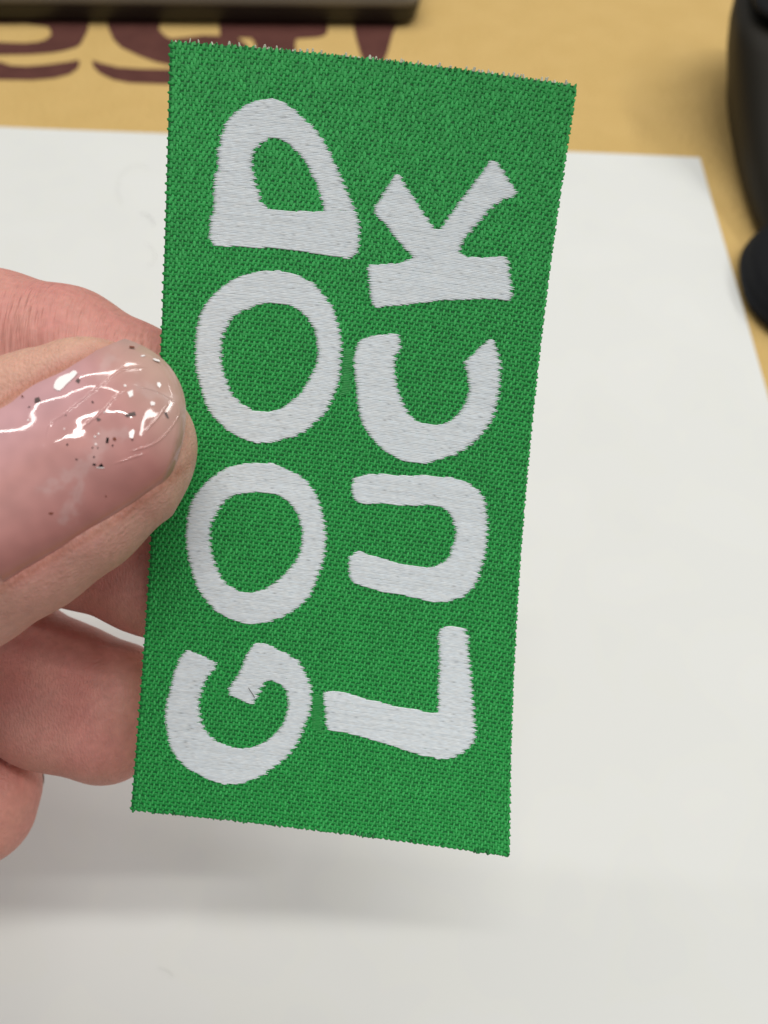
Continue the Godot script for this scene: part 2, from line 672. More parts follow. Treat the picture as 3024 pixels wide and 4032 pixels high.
# rows of thread across the polygons (even-odd), each a low rounded ridge ending in a point
func satin(polys: Array, base: Vector3, paint: Color, lift: float, pitch_mm: float) -> ArrayMesh:
	var s := Shape.new()
	var top := 1.0
	var bottom := 0.0
	for ring in polys:
		for p in ring:
			top = minf(top, p.y)
			bottom = maxf(bottom, p.y)
	var pitch := pitch_mm / 76.2
	var t := top + pitch * 0.3
	var odd := 0
	while t < bottom:
		var cuts := []
		for ring in polys:
			for k in ring.size():
				var a: Vector2 = ring[k]
				var b: Vector2 = ring[(k + 1) % ring.size()]
				if (a.y <= t) != (b.y <= t):
					cuts.append(lerpf(a.x, b.x, (t - a.y) / (b.y - a.y)))
		cuts.sort()
		odd += 1
		for k in range(0, cuts.size() - 1, 2):
			var jag := 0.0022 if (odd / 2) % 2 else -0.0016
			var s0: float = cuts[k] - jag * 0.6 - rng.randf_range(0.0, 0.0035)
			var s1: float = cuts[k + 1] + jag * 1.5 + rng.randf_range(0.0, 0.0042)
			if s1 - s0 < 0.012:
				continue
			var n := maxi(4, int((s1 - s0) * 39.0 / 0.33))
			var first := s.v.size()
			var tone := rng.randf_range(0.95, 1.05)
			var drift := rng.randf_range(-0.2, 0.2) * pitch
			for q in n + 1:
				var h := float(q) / n
				var ss := lerpf(s0, s1, h)
				var end := minf(h, 1.0 - h) * n
				var full := clampf(0.12 + end * 0.55, 0.12, 1.0)
				var tt := t + drift * sin(h * 9.0 + odd) + rng.randf_range(-0.08, 0.08) * pitch
				var f := label_frame(ss, tt)
				var g := tone + 0.11 * grain.get_noise_2d(ss * 60.0, tt * 900.0) + rng.randf_range(-0.06, 0.06)
				if rng.randf() < 0.012:
					g *= 0.7
				var hue := 0.03 * noise.get_noise_2d(ss * 40.0, tt * 400.0)
				var col := Color(paint.r * g * (1.0 + hue), paint.g * g, paint.b * g * (1.0 - hue))
				for c in 5:
					var a := PI * (c / 4.0)
					var y := -cos(a) * pitch_mm * 0.72 * full
					var z := lift * (0.55 if end < 0.5 else 1.0) + sin(a) * 0.042 * full - (0.05 if c == 0 or c == 4 else 0.0)
					var nn: Vector3 = f[3] * (0.5 + sin(a)) + f[2] * -cos(a) * 0.55 + f[1] * rng.randf_range(-0.22, 0.22)
					if end < 0.5:
						nn += f[1] * (-0.8 if h < 0.5 else 0.8)
					s.add(eye(f[0] + f[2] * y + f[3] * z) - base, turned(nn.normalized()), col)
			for q in n:
				for c in 4:
					s.quad(first + q * 5 + c, first + q * 5 + c + 1, first + (q + 1) * 5 + c + 1, first + (q + 1) * 5 + c)
		t += pitch
	return s.mesh()


# outlines of the lettering on the cloth: thousandths of its width, two-thousandths of its length
func lettering() -> Array:
	return [
	["D", "250,121 278,122 302,132 332,153 368,180 395,207 412,233 429,263 450,298 462,324 475,344 489,370 501,399 506,423 507,469 500,482 482,493 403,489 323,487 227,489 131,495 115,479 115,421 124,414 121,347 122,313 130,307 126,250 134,243 133,219 139,212 144,188 163,165 190,142 217,129", "262,216 241,229 222,251 219,275 220,299 226,308 231,338 240,349 246,373 259,385 276,393 301,393 348,389 408,384 404,364 392,341 384,314 370,297 356,272 339,252 316,233 293,217"],
	["O", "262,547 301,542 333,545 366,552 403,568 427,592 452,620 464,650 476,680 482,716 484,760 483,794 476,827 463,859 452,889 424,918 400,942 374,958 332,972 319,980 270,986 229,978 189,961 171,947 143,924 125,897 114,866 102,832 93,795 91,755 92,711 99,676 112,644 133,617 158,593 189,572 227,555", "274,626 248,636 210,654 188,671 174,701 166,717 163,749 166,792 175,817 185,841 196,865 217,882 238,896 268,904 298,902 327,892 355,871 380,844 397,813 410,781 417,767 418,736 412,702 404,678 386,655 366,639 339,626 306,624"],
	["K", "583,271 596,275 611,295 628,314 643,333 661,355 678,371 697,396 706,395 717,376 733,349 754,313 775,280 793,247 810,215 820,206 834,210 860,238 878,260 894,272 891,286 870,294 850,309 828,330 807,364 785,391 772,417 765,439 785,452 820,449 860,440 890,436 896,452 901,475 905,493 913,520 914,535 907,542 872,544 794,557 743,565 709,573 668,584 620,595 567,606 552,603 545,578 538,541 534,523 533,502 573,497 611,490 632,479 649,471 630,457 612,441 588,419 571,400 543,379 535,361 549,335 562,310", ""],
	["C", "609,666 629,667 635,682 636,711 625,714 628,764 635,791 644,815 659,845 672,862 693,878 720,885 746,884 769,876 790,860 808,840 819,814 825,791 824,766 815,739 805,712 817,701 837,677 869,644 884,657 894,678 904,711 907,754 905,798 900,830 894,850 880,877 860,905 833,932 805,951 767,969 735,983 699,988 666,986 635,976 601,958 576,937 554,911 540,881 531,842 524,798 516,762 514,728 520,719 520,707 530,691 562,678 584,673", ""],
	["O2", "275,1037 322,1034 345,1042 379,1051 410,1067 435,1093 448,1114 462,1148 471,1179 476,1211 474,1256 467,1293 457,1326 443,1367 415,1400 383,1427 345,1447 299,1461 265,1463 225,1454 187,1438 158,1411 137,1387 121,1353 107,1315 98,1280 92,1238 95,1196 99,1166 111,1136 133,1108 161,1080 193,1058 232,1044", "277,1114 237,1121 208,1133 186,1158 171,1189 161,1212 162,1258 171,1292 183,1321 198,1348 219,1366 247,1378 280,1379 313,1367 342,1346 370,1317 395,1285 406,1254 409,1228 406,1196 393,1159 371,1132 344,1116 313,1110"],
	["U", "540,1045 579,1032 625,1026 651,1026 697,1021 736,1013 766,1014 802,1012 835,1016 863,1026 887,1045 898,1072 905,1103 908,1141 907,1173 905,1206 898,1236 891,1266 876,1296 851,1319 822,1333 792,1341 742,1340 676,1334 619,1332 575,1325 552,1319 541,1304 539,1272 541,1253 553,1241 569,1235 587,1242 613,1243 644,1248 657,1252 684,1255 714,1256 754,1254 773,1248 795,1232 811,1213 813,1194 820,1177 821,1147 810,1117 796,1100 775,1090 736,1092 709,1097 676,1100 630,1102 578,1111 547,1107 536,1089 531,1064", ""],
	["G", "116,1551 136,1553 164,1563 188,1571 199,1576 199,1589 187,1604 172,1629 165,1656 160,1683 162,1713 171,1743 184,1765 209,1786 239,1798 269,1803 298,1799 327,1786 353,1766 374,1743 389,1718 397,1684 398,1657 391,1631 377,1616 346,1605 337,1611 322,1639 304,1681 277,1671 238,1658 236,1644 260,1600 276,1551 294,1516 310,1508 334,1512 365,1522 392,1533 419,1545 437,1569 452,1597 462,1626 463,1649 459,1686 447,1718 439,1746 426,1778 407,1807 379,1835 348,1864 317,1883 278,1901 239,1904 206,1898 173,1886 139,1871 107,1844 89,1815 78,1779 70,1740 70,1696 78,1665 82,1631 90,1600 98,1573", ""],
	["L", "811,1403 841,1397 864,1402 874,1424 880,1479 887,1524 893,1569 899,1618 904,1661 904,1691 895,1712 872,1736 837,1759 804,1761 745,1756 679,1743 612,1731 563,1725 513,1723 503,1713 497,1664 490,1631 498,1619 541,1617 574,1619 604,1627 641,1628 674,1634 711,1637 750,1638 793,1640 801,1629 799,1573 799,1507 791,1426 797,1410", ""],
	]


# ---------------------------------------------------------------- the hand

var bone := PackedFloat32Array()   # a, b, ra, rb, wa, wb, side
var group := PackedInt32Array()
const STRIDE := 13
const GROUPS := 6
var blend := [1.2, 2.0, 2.0, 2.0, 2.0, 8.0]
var near_group := PackedFloat32Array()

const AXIS := Vector2(0.857, -0.515)
const CROSS := Vector2(0.515, 0.857)


func add_chain(g: int, joints: Array, side: Vector3) -> void:
	for k in joints.size() - 1:
		var a: Vector3 = joints[k][0]
		var b: Vector3 = joints[k + 1][0]
		var d := (b - a).normalized()
		var l := (side - d * side.dot(d)).normalized()
		bone.append_array(PackedFloat32Array([a.x, a.y, a.z, b.x, b.y, b.z, joints[k][1], joints[k + 1][1], joints[k][2], joints[k + 1][2], l.x, l.y, l.z]))
		group.append(g)


func thumb_spot(t: float, n: float, z: float) -> Vector3:
	var q := AXIS * t + CROSS * n
	return seen(q.x, q.y, z)


func build_bones() -> void:
	var mm := PICTURE / FOCAL
	var joints := []
	for q in [[-250.0, 915.0, 54.0, 126.0, 71.2], [-300.0, 920.0, 58.0, 163.0, 70.3], [-425.0, 922.0, 72.0, 178.0, 69.6], [-562.0, 922.0, 76.0, 188.0, 69.2], [-716.0, 924.0, 76.0, 190.0, 69.4], [-1000.0, 926.0, 70.0, 205.0, 71.0], [-1500.0, 900.0, 70.0, 205.0, 78.0]]:
		joints.append([thumb_spot(q[0], q[1], q[4]), q[3] * mm * q[4], q[2] * mm * q[4]])
	joints.append([seen(-1900, 1750, 100), 11.0, 4.0])
	var l := Vector3(CROSS.x, CROSS.y, 0)
	add_chain(0, joints, l)
	var down_side := Vector3(0, 1, 0)
	add_chain(1, [[seen(345, 922, 86.3), 6.4, 1.6], [seen(262, 868, 86.6), 7.3, 1.5], [seen(133, 800, 87.2), 7.7, 1.4], [seen(-8, 769, 88), 8.0, 1.3], [seen(-170, 762, 90), 8.2, 1.2], [seen(-480, 740, 97), 8.9, 1.2], [seen(-950, 900, 112), 9.5, 2.0]], down_side)
	add_chain(2, [[seen(415, 1240, 88.5), 6.6, 1.5], [seen(350, 1208, 88.6), 7.2, 1.4], [seen(175, 1146, 89.3), 7.4, 1.2], [seen(0, 1086, 91), 7.8, 1.2], [seen(-300, 1040, 95), 8.4, 1.2], [seen(-560, 1020, 101), 9.2, 1.2], [seen(-960, 1180, 114), 9.7, 2.0]], down_side)
	add_chain(3, [[seen(238, 1538, 91.0), 6.8, 1.6], [seen(120, 1500, 92.3), 7.2, 1.3], [seen(0, 1440, 94), 7.7, 1.2], [seen(-250, 1340, 97), 8.1, 1.2], [seen(-520, 1310, 102), 8.8, 1.2], [seen(-940, 1450, 114), 9.4, 2.0]], down_side)
	add_chain(4, [[seen(-42, 1728, 94.0), 6.7, 1.2], [seen(-180, 1668, 96), 7.0, 1.0], [seen(-350, 1605, 99), 7.2, 1.0], [seen(-560, 1570, 103), 7.8, 1.0], [seen(-890, 1700, 113), 8.6, 2.0]], down_side)
	for q in [[-950, 900, 112.0], [-960, 1180, 114.0], [-940, 1450, 114.0], [-890, 1700, 113.0]]:
		add_chain(5, [[seen(q[0], q[1], q[2]), 9.0, 2.0], [seen(-2150, 1250 + (q[1] - 1300) * 0.4, 113), 13.0, 3.0]], down_side)
	add_chain(5, [[seen(-2150, 1290, 112), 15.0, 11.0], [seen(-2500, 1320, 113), 15.0, 11.0], [seen(-4300, 1560, 120), 21.0, 9.0]], down_side)
	add_chain(5, [[seen(-1900, 1750, 100), 11.0, 4.0], [seen(-2250, 1450, 110), 12.0, 5.0]], down_side)


func bone_distance(k: int, x: float, y: float, z: float) -> float:
	var o := k * STRIDE
	var ax := bone[o]
	var ay := bone[o + 1]
	var az := bone[o + 2]
	var dx := bone[o + 3] - ax
	var dy := bone[o + 4] - ay
	var dz := bone[o + 5] - az
	x -= ax
	y -= ay
	z -= az
	var h := clampf((x * dx + y * dy + z * dz) / (dx * dx + dy * dy + dz * dz), 0.0, 1.0)
	x -= dx * h
	y -= dy * h
	z -= dz * h
	var lx := bone[o + 10]
	var ly := bone[o + 11]
	var lz := bone[o + 12]
	var l := x * lx + y * ly + z * lz
	var w := bone[o + 8] + (bone[o + 9] - bone[o + 8]) * h
	var cut := clampf(l, -w, w)
	x -= lx * cut
	y -= ly * cut
	z -= lz * cut
	return sqrt(x * x + y * y + z * z) - (bone[o + 6] + (bone[o + 7] - bone[o + 6]) * h)


func hand_field(x: float, y: float, z: float, live: PackedInt32Array) -> float:
	near_group.fill(1e6)
	for k in live:
		var d := bone_distance(k, x, y, z)
		var g := group[k]
		var m := near_group[g]
		var s: float = blend[g]
		var h := maxf(s - absf(m - d), 0.0) / s
		near_group[g] = minf(m, d) - h * h * s * 0.25
	var palm := near_group[5]
	var out := palm
	for g in 5:
		var m := near_group[g]
		if m > 1e5:
			continue
		if g == 0 and x > -48.0:
			m = under_nail(x, y, z, m)
		var h := maxf(8.0 - absf(m - palm), 0.0) / 8.0
		m = minf(m, palm) - h * h * 2.0
		out = minf(out, m)
	return out


# where the nail plate lies: height, and how far inside its outline a place is (mm)
func nail_depth(t: float, n: float) -> float:
	var a := (n - 914.0) * 0.0405
	var z := 63.0 + (t + 300.0) * 0.0085 + a * a / 21.0
	if t > -300.0:
		z += pow((t + 300.0) / 200.0, 2.0) * 2.4
	return z


func nail_half(t: float) -> float:
	return 165.0 - 0.00036 * pow(maxf(t + 420.0, 0.0), 2.0)


func nail_tip(n: float) -> float:
	return -92.0 - 0.0036 * pow(n - 888.0, 2.0)


func under_nail(x: float, y: float, z: float, d: float) -> float:
	var sx := (x / z * FOCAL + 1512.0) / PICTURE
	var sy := (y / z * FOCAL + 2016.0) / PICTURE
	var t := sx * AXIS.x + sy * AXIS.y
	var n := sx * CROSS.x + sy * CROSS.y
	var inside := minf((nail_half(t) - absf(n - 914.0)) * 0.0405, (nail_tip(n) - t) * 0.0405)
	if inside < -4.0:
		return d
	var m := (nail_depth(t, n) + 0.3 - (1.3 if n > 914.0 else 0.75) * maxf((0.1 if n > 914.0 else -0.5) - inside, 0.0) - z) * 0.7
	var h := maxf(1.2 - absf(d - m), 0.0) / 1.2
	return maxf(d, m) + h * h * 0.3


func make_hand() -> void:
	near_group.resize(GROUPS)
	build_bones()
	var base := eye(seen(-1500, 1300, 112))
	var root := thing("hand", "left hand pinching the green label, long glossy pink thumbnail with foil flecks in front", "hand", base)

	# grid: fine where the fingers are in view, coarser towards the wrist
	var gx := PackedFloat32Array()
	var x := -11.0
	while x > -54.0:
		gx.append(x)
		x -= 0.55
	while x > -260.0:
		gx.append(x)
		x -= minf(0.8 + (-54.0 - x) * 0.06, 4.5)
	while (gx.size() - 1) % 6 != 0:
		gx.append(x)
		x -= 4.0
	var step := 0.55
	var y0 := -46.0
	var z0 := 56.0
	var nx := gx.size()
	var ny := 6 * 41 + 1
	var nz := 6 * 26 + 1
	var field := PackedFloat32Array()
	field.resize(nx * ny * nz)
	field.fill(1e6)
	var bones := group.size()
	var blocks: Array[Vector3i] = []
	var lives: Array[PackedInt32Array] = []
	for bi in (nx - 1) / 6:
		var xa := gx[bi * 6]
		var xb := gx[bi * 6 + 6]
		for bj in (ny - 1) / 6:
			for bk in (nz - 1) / 6:
				var cx := (xa + xb) * 0.5
				var cy := y0 + (bj * 6 + 3) * step
				var cz := z0 + (bk * 6 + 3) * step
				var reach := sqrt(pow((xa - xb) * 0.5, 2.0) + 2.0 * pow(3.0 * step, 2.0))
				var live := PackedInt32Array()
				var best := 1e6
				for k in bones:
					var d := bone_distance(k, cx, cy, cz)
					best = minf(best, d)
					if d < reach + 5.0:
						live.append(k)
				if best > reach + 2.2 or live.is_empty():
					continue
				if best < -reach - 3.5:
					if best < -reach - 5.0:
						# deep inside: only mark it as inside
						for i in range(bi * 6, bi * 6 + 7):
							for j in range(bj * 6, bj * 6 + 7):
								for k in range(bk * 6, bk * 6 + 7):
									var o := (i * ny + j) * nz + k
									if field[o] > 1e5:
										field[o] = -5.0
					continue
				blocks.append(Vector3i(bi, bj, bk))
				lives.append(live)
	for b in blocks.size():
		var q := blocks[b]
		var live := lives[b]
		for i in range(q.x * 6, q.x * 6 + 7):
			for j in range(q.y * 6, q.y * 6 + 7):
				for k in range(q.z * 6, q.z * 6 + 7):
					var o := (i * ny + j) * nz + k
					if field[o] > 1e5 or field[o] == -5.0:
						field[o] = hand_field(gx[i], y0 + j * step, z0 + k * step, live)
	var cell := PackedInt32Array()
	cell.resize(nx * ny * nz)
	cell.fill(-1)
	var s := Shape.new()
	var on_index := PackedByteArray()
	var cx4 := [0, 1, 0, 0, 1, 1, 0, 1]
	var cy4 := [0, 0, 1, 0, 1, 0, 1, 1]
	var cz4 := [0, 0, 0, 1, 0, 1, 1, 1]
	var pairs := [[0, 1], [0, 2], [0, 3], [1, 4], [1, 5], [2, 4], [2, 6], [3, 5], [3, 6], [4, 7], [5, 7], [6, 7]]
	var e := 0.12
	for b in blocks.size():
		var q := blocks[b]
		var live := lives[b]
		for i in range(q.x * 6, q.x * 6 + 6):
			for j in range(q.y * 6, q.y * 6 + 6):
				for k in range(q.z * 6, q.z * 6 + 6):
					var o := (i * ny + j) * nz + k
					var first := field[o] < 0.0
					if (field[o + 1] < 0.0) == first and (field[o + nz] < 0.0) == first and (field[o + nz + 1] < 0.0) == first and (field[o + ny * nz] < 0.0) == first and (field[o + ny * nz + 1] < 0.0) == first and (field[o + ny * nz + nz] < 0.0) == first and (field[o + ny * nz + nz + 1] < 0.0) == first:
						continue
					var sum := Vector3.ZERO
					var count := 0
					for pr in pairs:
						var ia: int = pr[0]
						var ib: int = pr[1]
						var fa := field[((i + cx4[ia]) * ny + j + cy4[ia]) * nz + k + cz4[ia]]
						var fb := field[((i + cx4[ib]) * ny + j + cy4[ib]) * nz + k + cz4[ib]]
						if (fa < 0.0) != (fb < 0.0):
							var h := clampf(fa / (fa - fb), 0.02, 0.98)
							sum += Vector3(lerpf(gx[i + cx4[ia]], gx[i + cx4[ib]], h), y0 + step * (j + lerpf(cy4[ia], cy4[ib], h)), z0 + step * (k + lerpf(cz4[ia], cz4[ib], h)))
							count += 1
					var p := sum / count
					var g := Vector3.ZERO
					for pass_number in 2:
						var d := hand_field(p.x, p.y, p.z, live)
						g = Vector3(hand_field(p.x + e, p.y, p.z, live) - hand_field(p.x - e, p.y, p.z, live), hand_field(p.x, p.y + e, p.z, live) - hand_field(p.x, p.y - e, p.z, live), hand_field(p.x, p.y, p.z + e, live) - hand_field(p.x, p.y, p.z - e, live)) / (2.0 * e)
						if pass_number == 0 and g.length_squared() > 0.2:
							p -= (g / g.length_squared() * d).limit_length(0.4)
					on_index.append(1 if near_group[1] <= minf(minf(near_group[0], near_group[2]), minf(near_group[3], near_group[4])) else 0)
					cell[o] = s.add(eye(p) - base, turned(g.normalized()), skin_tone(p))
	for b in blocks.size():
		var q := blocks[b]
		for i in range(maxi(1, q.x * 6), q.x * 6 + 6):
			for j in range(maxi(1, q.y * 6), q.y * 6 + 6):
				for k in range(maxi(1, q.z * 6), q.z * 6 + 6):
					var o := (i * ny + j) * nz + k
					var first := field[o] < 0.0
					if (field[o + 1] < 0.0) != first:
						face(s, cell[o], cell[o - nz], cell[o - nz - ny * nz], cell[o - ny * nz])
					if (field[o + nz] < 0.0) != first:
						face(s, cell[o], cell[o - 1], cell[o - 1 - ny * nz], cell[o - ny * nz])
					if (field[o + ny * nz] < 0.0) != first:
						face(s, cell[o], cell[o - 1], cell[o - 1 - nz], cell[o - nz])
	var skin := matte(Color.WHITE, 0.5, 0.42)
	skin.vertex_color_use_as_albedo = true
	skin.subsurf_scatter_enabled = true
	skin.subsurf_scatter_strength = 0.10
	skin.heightmap_enabled = true
	skin.heightmap_scale = 0.010
	skin.heightmap_texture = noise_picture(512, 0.05, 3, Color.BLACK, Color.WHITE)
	skin.uv1_triplanar = true
	skin.uv1_scale = Vector3(110, 80, 80)
	var creased := skin.duplicate()
	creased.heightmap_scale = 0.022
	creased.uv1_scale = Vector3(52, 9, 9)
	var split := ArrayMesh.new()
	for side in 2:
		var picked := PackedInt32Array()
		for k in range(0, s.i.size(), 3):
			if (on_index[s.i[k]] == 1) == (side == 1):
				picked.append(s.i[k])
				picked.append(s.i[k + 1])
				picked.append(s.i[k + 2])
		var arrays := []
		arrays.resize(Mesh.ARRAY_MAX)
		arrays[Mesh.ARRAY_VERTEX] = s.v
		arrays[Mesh.ARRAY_NORMAL] = s.n
		arrays[Mesh.ARRAY_COLOR] = s.c
		arrays[Mesh.ARRAY_INDEX] = picked
		split.add_surface_from_arrays(Mesh.PRIMITIVE_TRIANGLES, arrays)
		split.surface_set_material(side, creased if side else skin)
	piece("skin", split, null, root)
	make_thumbnail(root, base)
	make_fingernails(root, base)


func face(s: Shape, a: int, b: int, c: int, d: int) -> void:
	if a < 0 or b < 0 or c < 0 or d < 0:
		return
	s.quad(a, b, c, d)


func skin_tone(p: Vector3) -> Color:
	var c := Color(0.64, 0.36, 0.295)
	var pink := Color(0.63, 0.295, 0.255)
	var gold := Color(0.66, 0.39, 0.27)
	var k := clampf(0.5 + 0.9 * noise.get_noise_3d(p.x * 0.16, p.y * 0.16, p.z * 0.16) + 0.35 * noise.get_noise_3d(p.x * 0.6, p.y * 0.6, p.z * 0.6 + 9.0), 0.0, 1.0)
	c = c.lerp(pink, k)
	if p.z < 77.5:
		var sx := (p.x / p.z * FOCAL + 1512.0) / PICTURE
		var sy := (p.y / p.z * FOCAL + 2016.0) / PICTURE
		var t := sx * AXIS.x + sy * AXIS.y
		var n := sx * CROSS.x + sy * CROSS.y
		c = c.lerp(gold, 0.6 * clampf((752.0 - n) / 30.0, 0.0, 1.0))
		c = c.lerp(Color(0.50, 0.23, 0.16), 0.4 * clampf(1.0 - absf(n - 748.0) / 22.0, 0.0, 1.0))
		c = c.lerp(gold, 0.6 * clampf((t + 240.0) / 120.0, 0.0, 1.0))
		c = c.lerp(Color(0.66, 0.335, 0.285), 0.8 * clampf((n - 1090.0) / 60.0, 0.0, 1.0))
		# the nail fold is raw and dark red
		var fold := (n - 914.0 - nail_half(t) - 12.0) / 11.0
		c = c.lerp(Color(0.36, 0.115, 0.06), 0.6 * exp(-fold * fold) * clampf((-120.0 - t) / 80.0, 0.0, 1.0))
		fold = (914.0 - n - nail_half(t) - 2.0) / 10.0
		c = c.lerp(Color(0.45, 0.17, 0.10), 0.6 * exp(-fold * fold))
	else:
		c = c.lerp(Color(0.58, 0.225, 0.19), 0.6)
	var g := 1.0 + 0.12 * grain.get_noise_3d(p.x * 2.2, p.y * 2.2, p.z * 2.2) + 0.06 * noise.get_noise_3d(p.x * 0.9, p.y * 0.9, p.z * 0.9)
	return Color(c.r * g, c.g * g, c.b * g)


# ridges in the gel coat, in the picture's frame
func gel_ridges() -> Array:
	return [
		["100,948 104,928 113,912 139,894 177,864 219,832 271,796 326,793", 0.06, 1.9],
		["176,927 200,906 219,890 245,861 276,841", 0.065, 2.0],
		["287,832 332,842 364,858 384,874 387,897 361,935 329,961 277,976", 0.055, 1.8],
		["310,935 328,917 345,897 366,865", 0.06, 2.0],
		["242,1003 280,991 318,978", 0.05, 1.8],
		["262,772 274,758 290,752", 0.06, 2.4],
		["306,758 330,772 352,790", 0.05, 2.2],
	]


func polyline(text: String) -> PackedVector2Array:
	var out := PackedVector2Array()
	for q in text.split(" "):
		var xy: PackedStringArray = q.split(",")
		out.append(Vector2(float(xy[0]), float(xy[1])))
	return out


func eased(line: PackedVector2Array) -> PackedVector2Array:
	var out := PackedVector2Array()
	var last := line.size() - 1
	for k in last:
		for j in 4:
			out.append(line[k].cubic_interpolate(line[k + 1], line[maxi(k - 1, 0)], line[mini(k + 2, last)], j / 4.0))
	out.append(line[last])
	return out


func line_distance(p: Vector2, line: PackedVector2Array) -> float:
	var best := 1e9
	for k in line.size() - 1:
		best = minf(best, p.distance_squared_to(Geometry2D.get_closest_point_to_segment(p, line[k], line[k + 1])))
	return sqrt(best)


var ridges := []


func gel_relief(q: Vector2) -> float:
	var z := 0.13 * noise.get_noise_2d(q.x * 0.007, q.y * 0.007) + 0.004 * noise.get_noise_2d(q.x * 0.03 + 40.0, q.y * 0.03)
	for g in ridges:
		if not (g[3] as Rect2).has_point(q):
			continue
		var line: PackedVector2Array = g[0]
		var d := line_distance(q, line) / float(g[2])
		if d < 3.0:
			var fade := clampf(minf(q.distance_to(line[0]), q.distance_to(line[line.size() - 1])) / 26.0, 0.1, 1.0)
			z += g[1] * exp(-d * d) * fade
	return z


func make_thumbnail(root: Node3D, base: Vector3) -> void:
	var s := Shape.new()
	var cols := 270
	var rows := 430
	for q in gel_ridges():
		var line := eased(polyline(q[0]))
		var box := Rect2(line[0], Vector2.ZERO)
		for p in line:
			box = box.expand(p)
		ridges.append([line, q[1], q[2], box.grow(14.0)])
	var wisps := []
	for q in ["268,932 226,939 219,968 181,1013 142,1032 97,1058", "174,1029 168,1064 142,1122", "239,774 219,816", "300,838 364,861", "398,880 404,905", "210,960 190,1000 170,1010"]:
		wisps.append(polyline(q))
	var spot := []
	spot.resize((rows + 1) * (cols + 1))
	for r in rows + 1:
		for c in cols + 1:
			var h := float(c) / cols * 2.0 - 1.0
			var n := 914.0 + h * 158.0
			var end := nail_tip(n)
			var t := lerpf(-640.0, end, float(r) / rows)
			n = 914.0 + h * (nail_half(t) + 9.0)
			end = nail_tip(n)
			t = lerpf(-640.0, end, float(r) / rows)
			var q := AXIS * t + CROSS * n
			var z := nail_depth(t, n)
			var edge := clampf((end - t) / 26.0, 0.0, 1.0)
			z += 0.7 * pow(1.0 - edge, 2.0)
			z += 0.6 * pow(absf(h), 10.0)
			z -= gel_relief(q)
			spot[r * (cols + 1) + c] = seen(q.x, q.y, z)
	for r in rows + 1:
		for c in cols + 1:
			var o := r * (cols + 1) + c
			var p: Vector3 = spot[o]
			var u: Vector3 = spot[o + 1 if c < cols else o] - spot[o - 1 if c > 0 else o]
			var v: Vector3 = spot[o + cols + 1 if r < rows else o] - spot[o - cols - 1 if r > 0 else o]
			var n := u.cross(v).normalized()
			if n.z > 0.0:
				n = -n
			var sx := (p.x / p.z * FOCAL + 1512.0) / PICTURE
			var sy := (p.y / p.z * FOCAL + 2016.0) / PICTURE
			var q := Vector2(sx, sy)
			var t := q.dot(AXIS)
			var m := q.dot(CROSS)
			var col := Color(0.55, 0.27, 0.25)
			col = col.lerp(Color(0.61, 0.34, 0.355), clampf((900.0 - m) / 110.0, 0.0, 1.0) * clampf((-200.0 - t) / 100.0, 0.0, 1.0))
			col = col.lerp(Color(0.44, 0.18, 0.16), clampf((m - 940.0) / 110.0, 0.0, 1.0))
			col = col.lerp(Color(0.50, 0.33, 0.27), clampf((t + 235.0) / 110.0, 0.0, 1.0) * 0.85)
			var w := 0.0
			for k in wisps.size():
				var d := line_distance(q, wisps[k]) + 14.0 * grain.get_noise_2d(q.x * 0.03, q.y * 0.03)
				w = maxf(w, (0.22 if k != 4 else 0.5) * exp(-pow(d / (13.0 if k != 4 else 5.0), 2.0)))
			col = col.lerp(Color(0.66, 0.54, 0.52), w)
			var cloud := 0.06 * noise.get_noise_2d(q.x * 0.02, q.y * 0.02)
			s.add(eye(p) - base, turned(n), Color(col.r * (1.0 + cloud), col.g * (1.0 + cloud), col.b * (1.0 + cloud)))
	for r in rows:
		for c in cols:
			var a := r * (cols + 1) + c
			s.quad(a, a + 1, a + cols + 2, a + cols + 1)
	# the plate's rim, down to the skin
	var rim := []
	for r in rows + 1:
		rim.append(r * (cols + 1))
	for c in range(1, cols + 1):
		rim.append(rows * (cols + 1) + c)
	for r in range(rows - 1, -1, -1):
		rim.append(r * (cols + 1) + cols)
	var first := s.v.size()
	var centre: Vector3 = spot[(rows / 2) * (cols + 1) + cols / 2]
	for o in rim:
		var p: Vector3 = spot[o]
		var out := (p - centre)
		out.z = 0.0
		out = out.normalized()
		s.add(eye(p) - base, turned((out + Vector3(0, 0, -0.6)).normalized()), s.c[o])
		s.add(eye(p - out * 0.12 + Vector3(0, 0, 0.75)) - base, turned(out), s.c[o])
	for k in rim.size() - 1:
		s.quad(first + k * 2, first + k * 2 + 1, first + k * 2 + 3, first + k * 2 + 2)
	var gel := matte(Color.WHITE, 0.6, 0.3)
	gel.vertex_color_use_as_albedo = true
	gel.clearcoat_enabled = true
	gel.clearcoat = 1.0
	gel.clearcoat_roughness = 0.06
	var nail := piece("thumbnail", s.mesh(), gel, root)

	# foil flecks set in the gel: x, y, long, wide, turn, kind (0 dark, 1 bright, 2 grey, 3 copper)
	var black := matte(tint(0.012, 0.009, 0.009), 0.55, 0.25)
	var silver := matte(tint(0.92, 0.86, 0.84), 0.35, 0.7)
	silver.metallic = 0.1
	var grey := matte(tint(0.13, 0.095, 0.09), 0.5, 0.3)
	var copper := matte(tint(0.20, 0.06, 0.035), 0.5, 0.3)
	var foils := [black, silver, grey, copper]
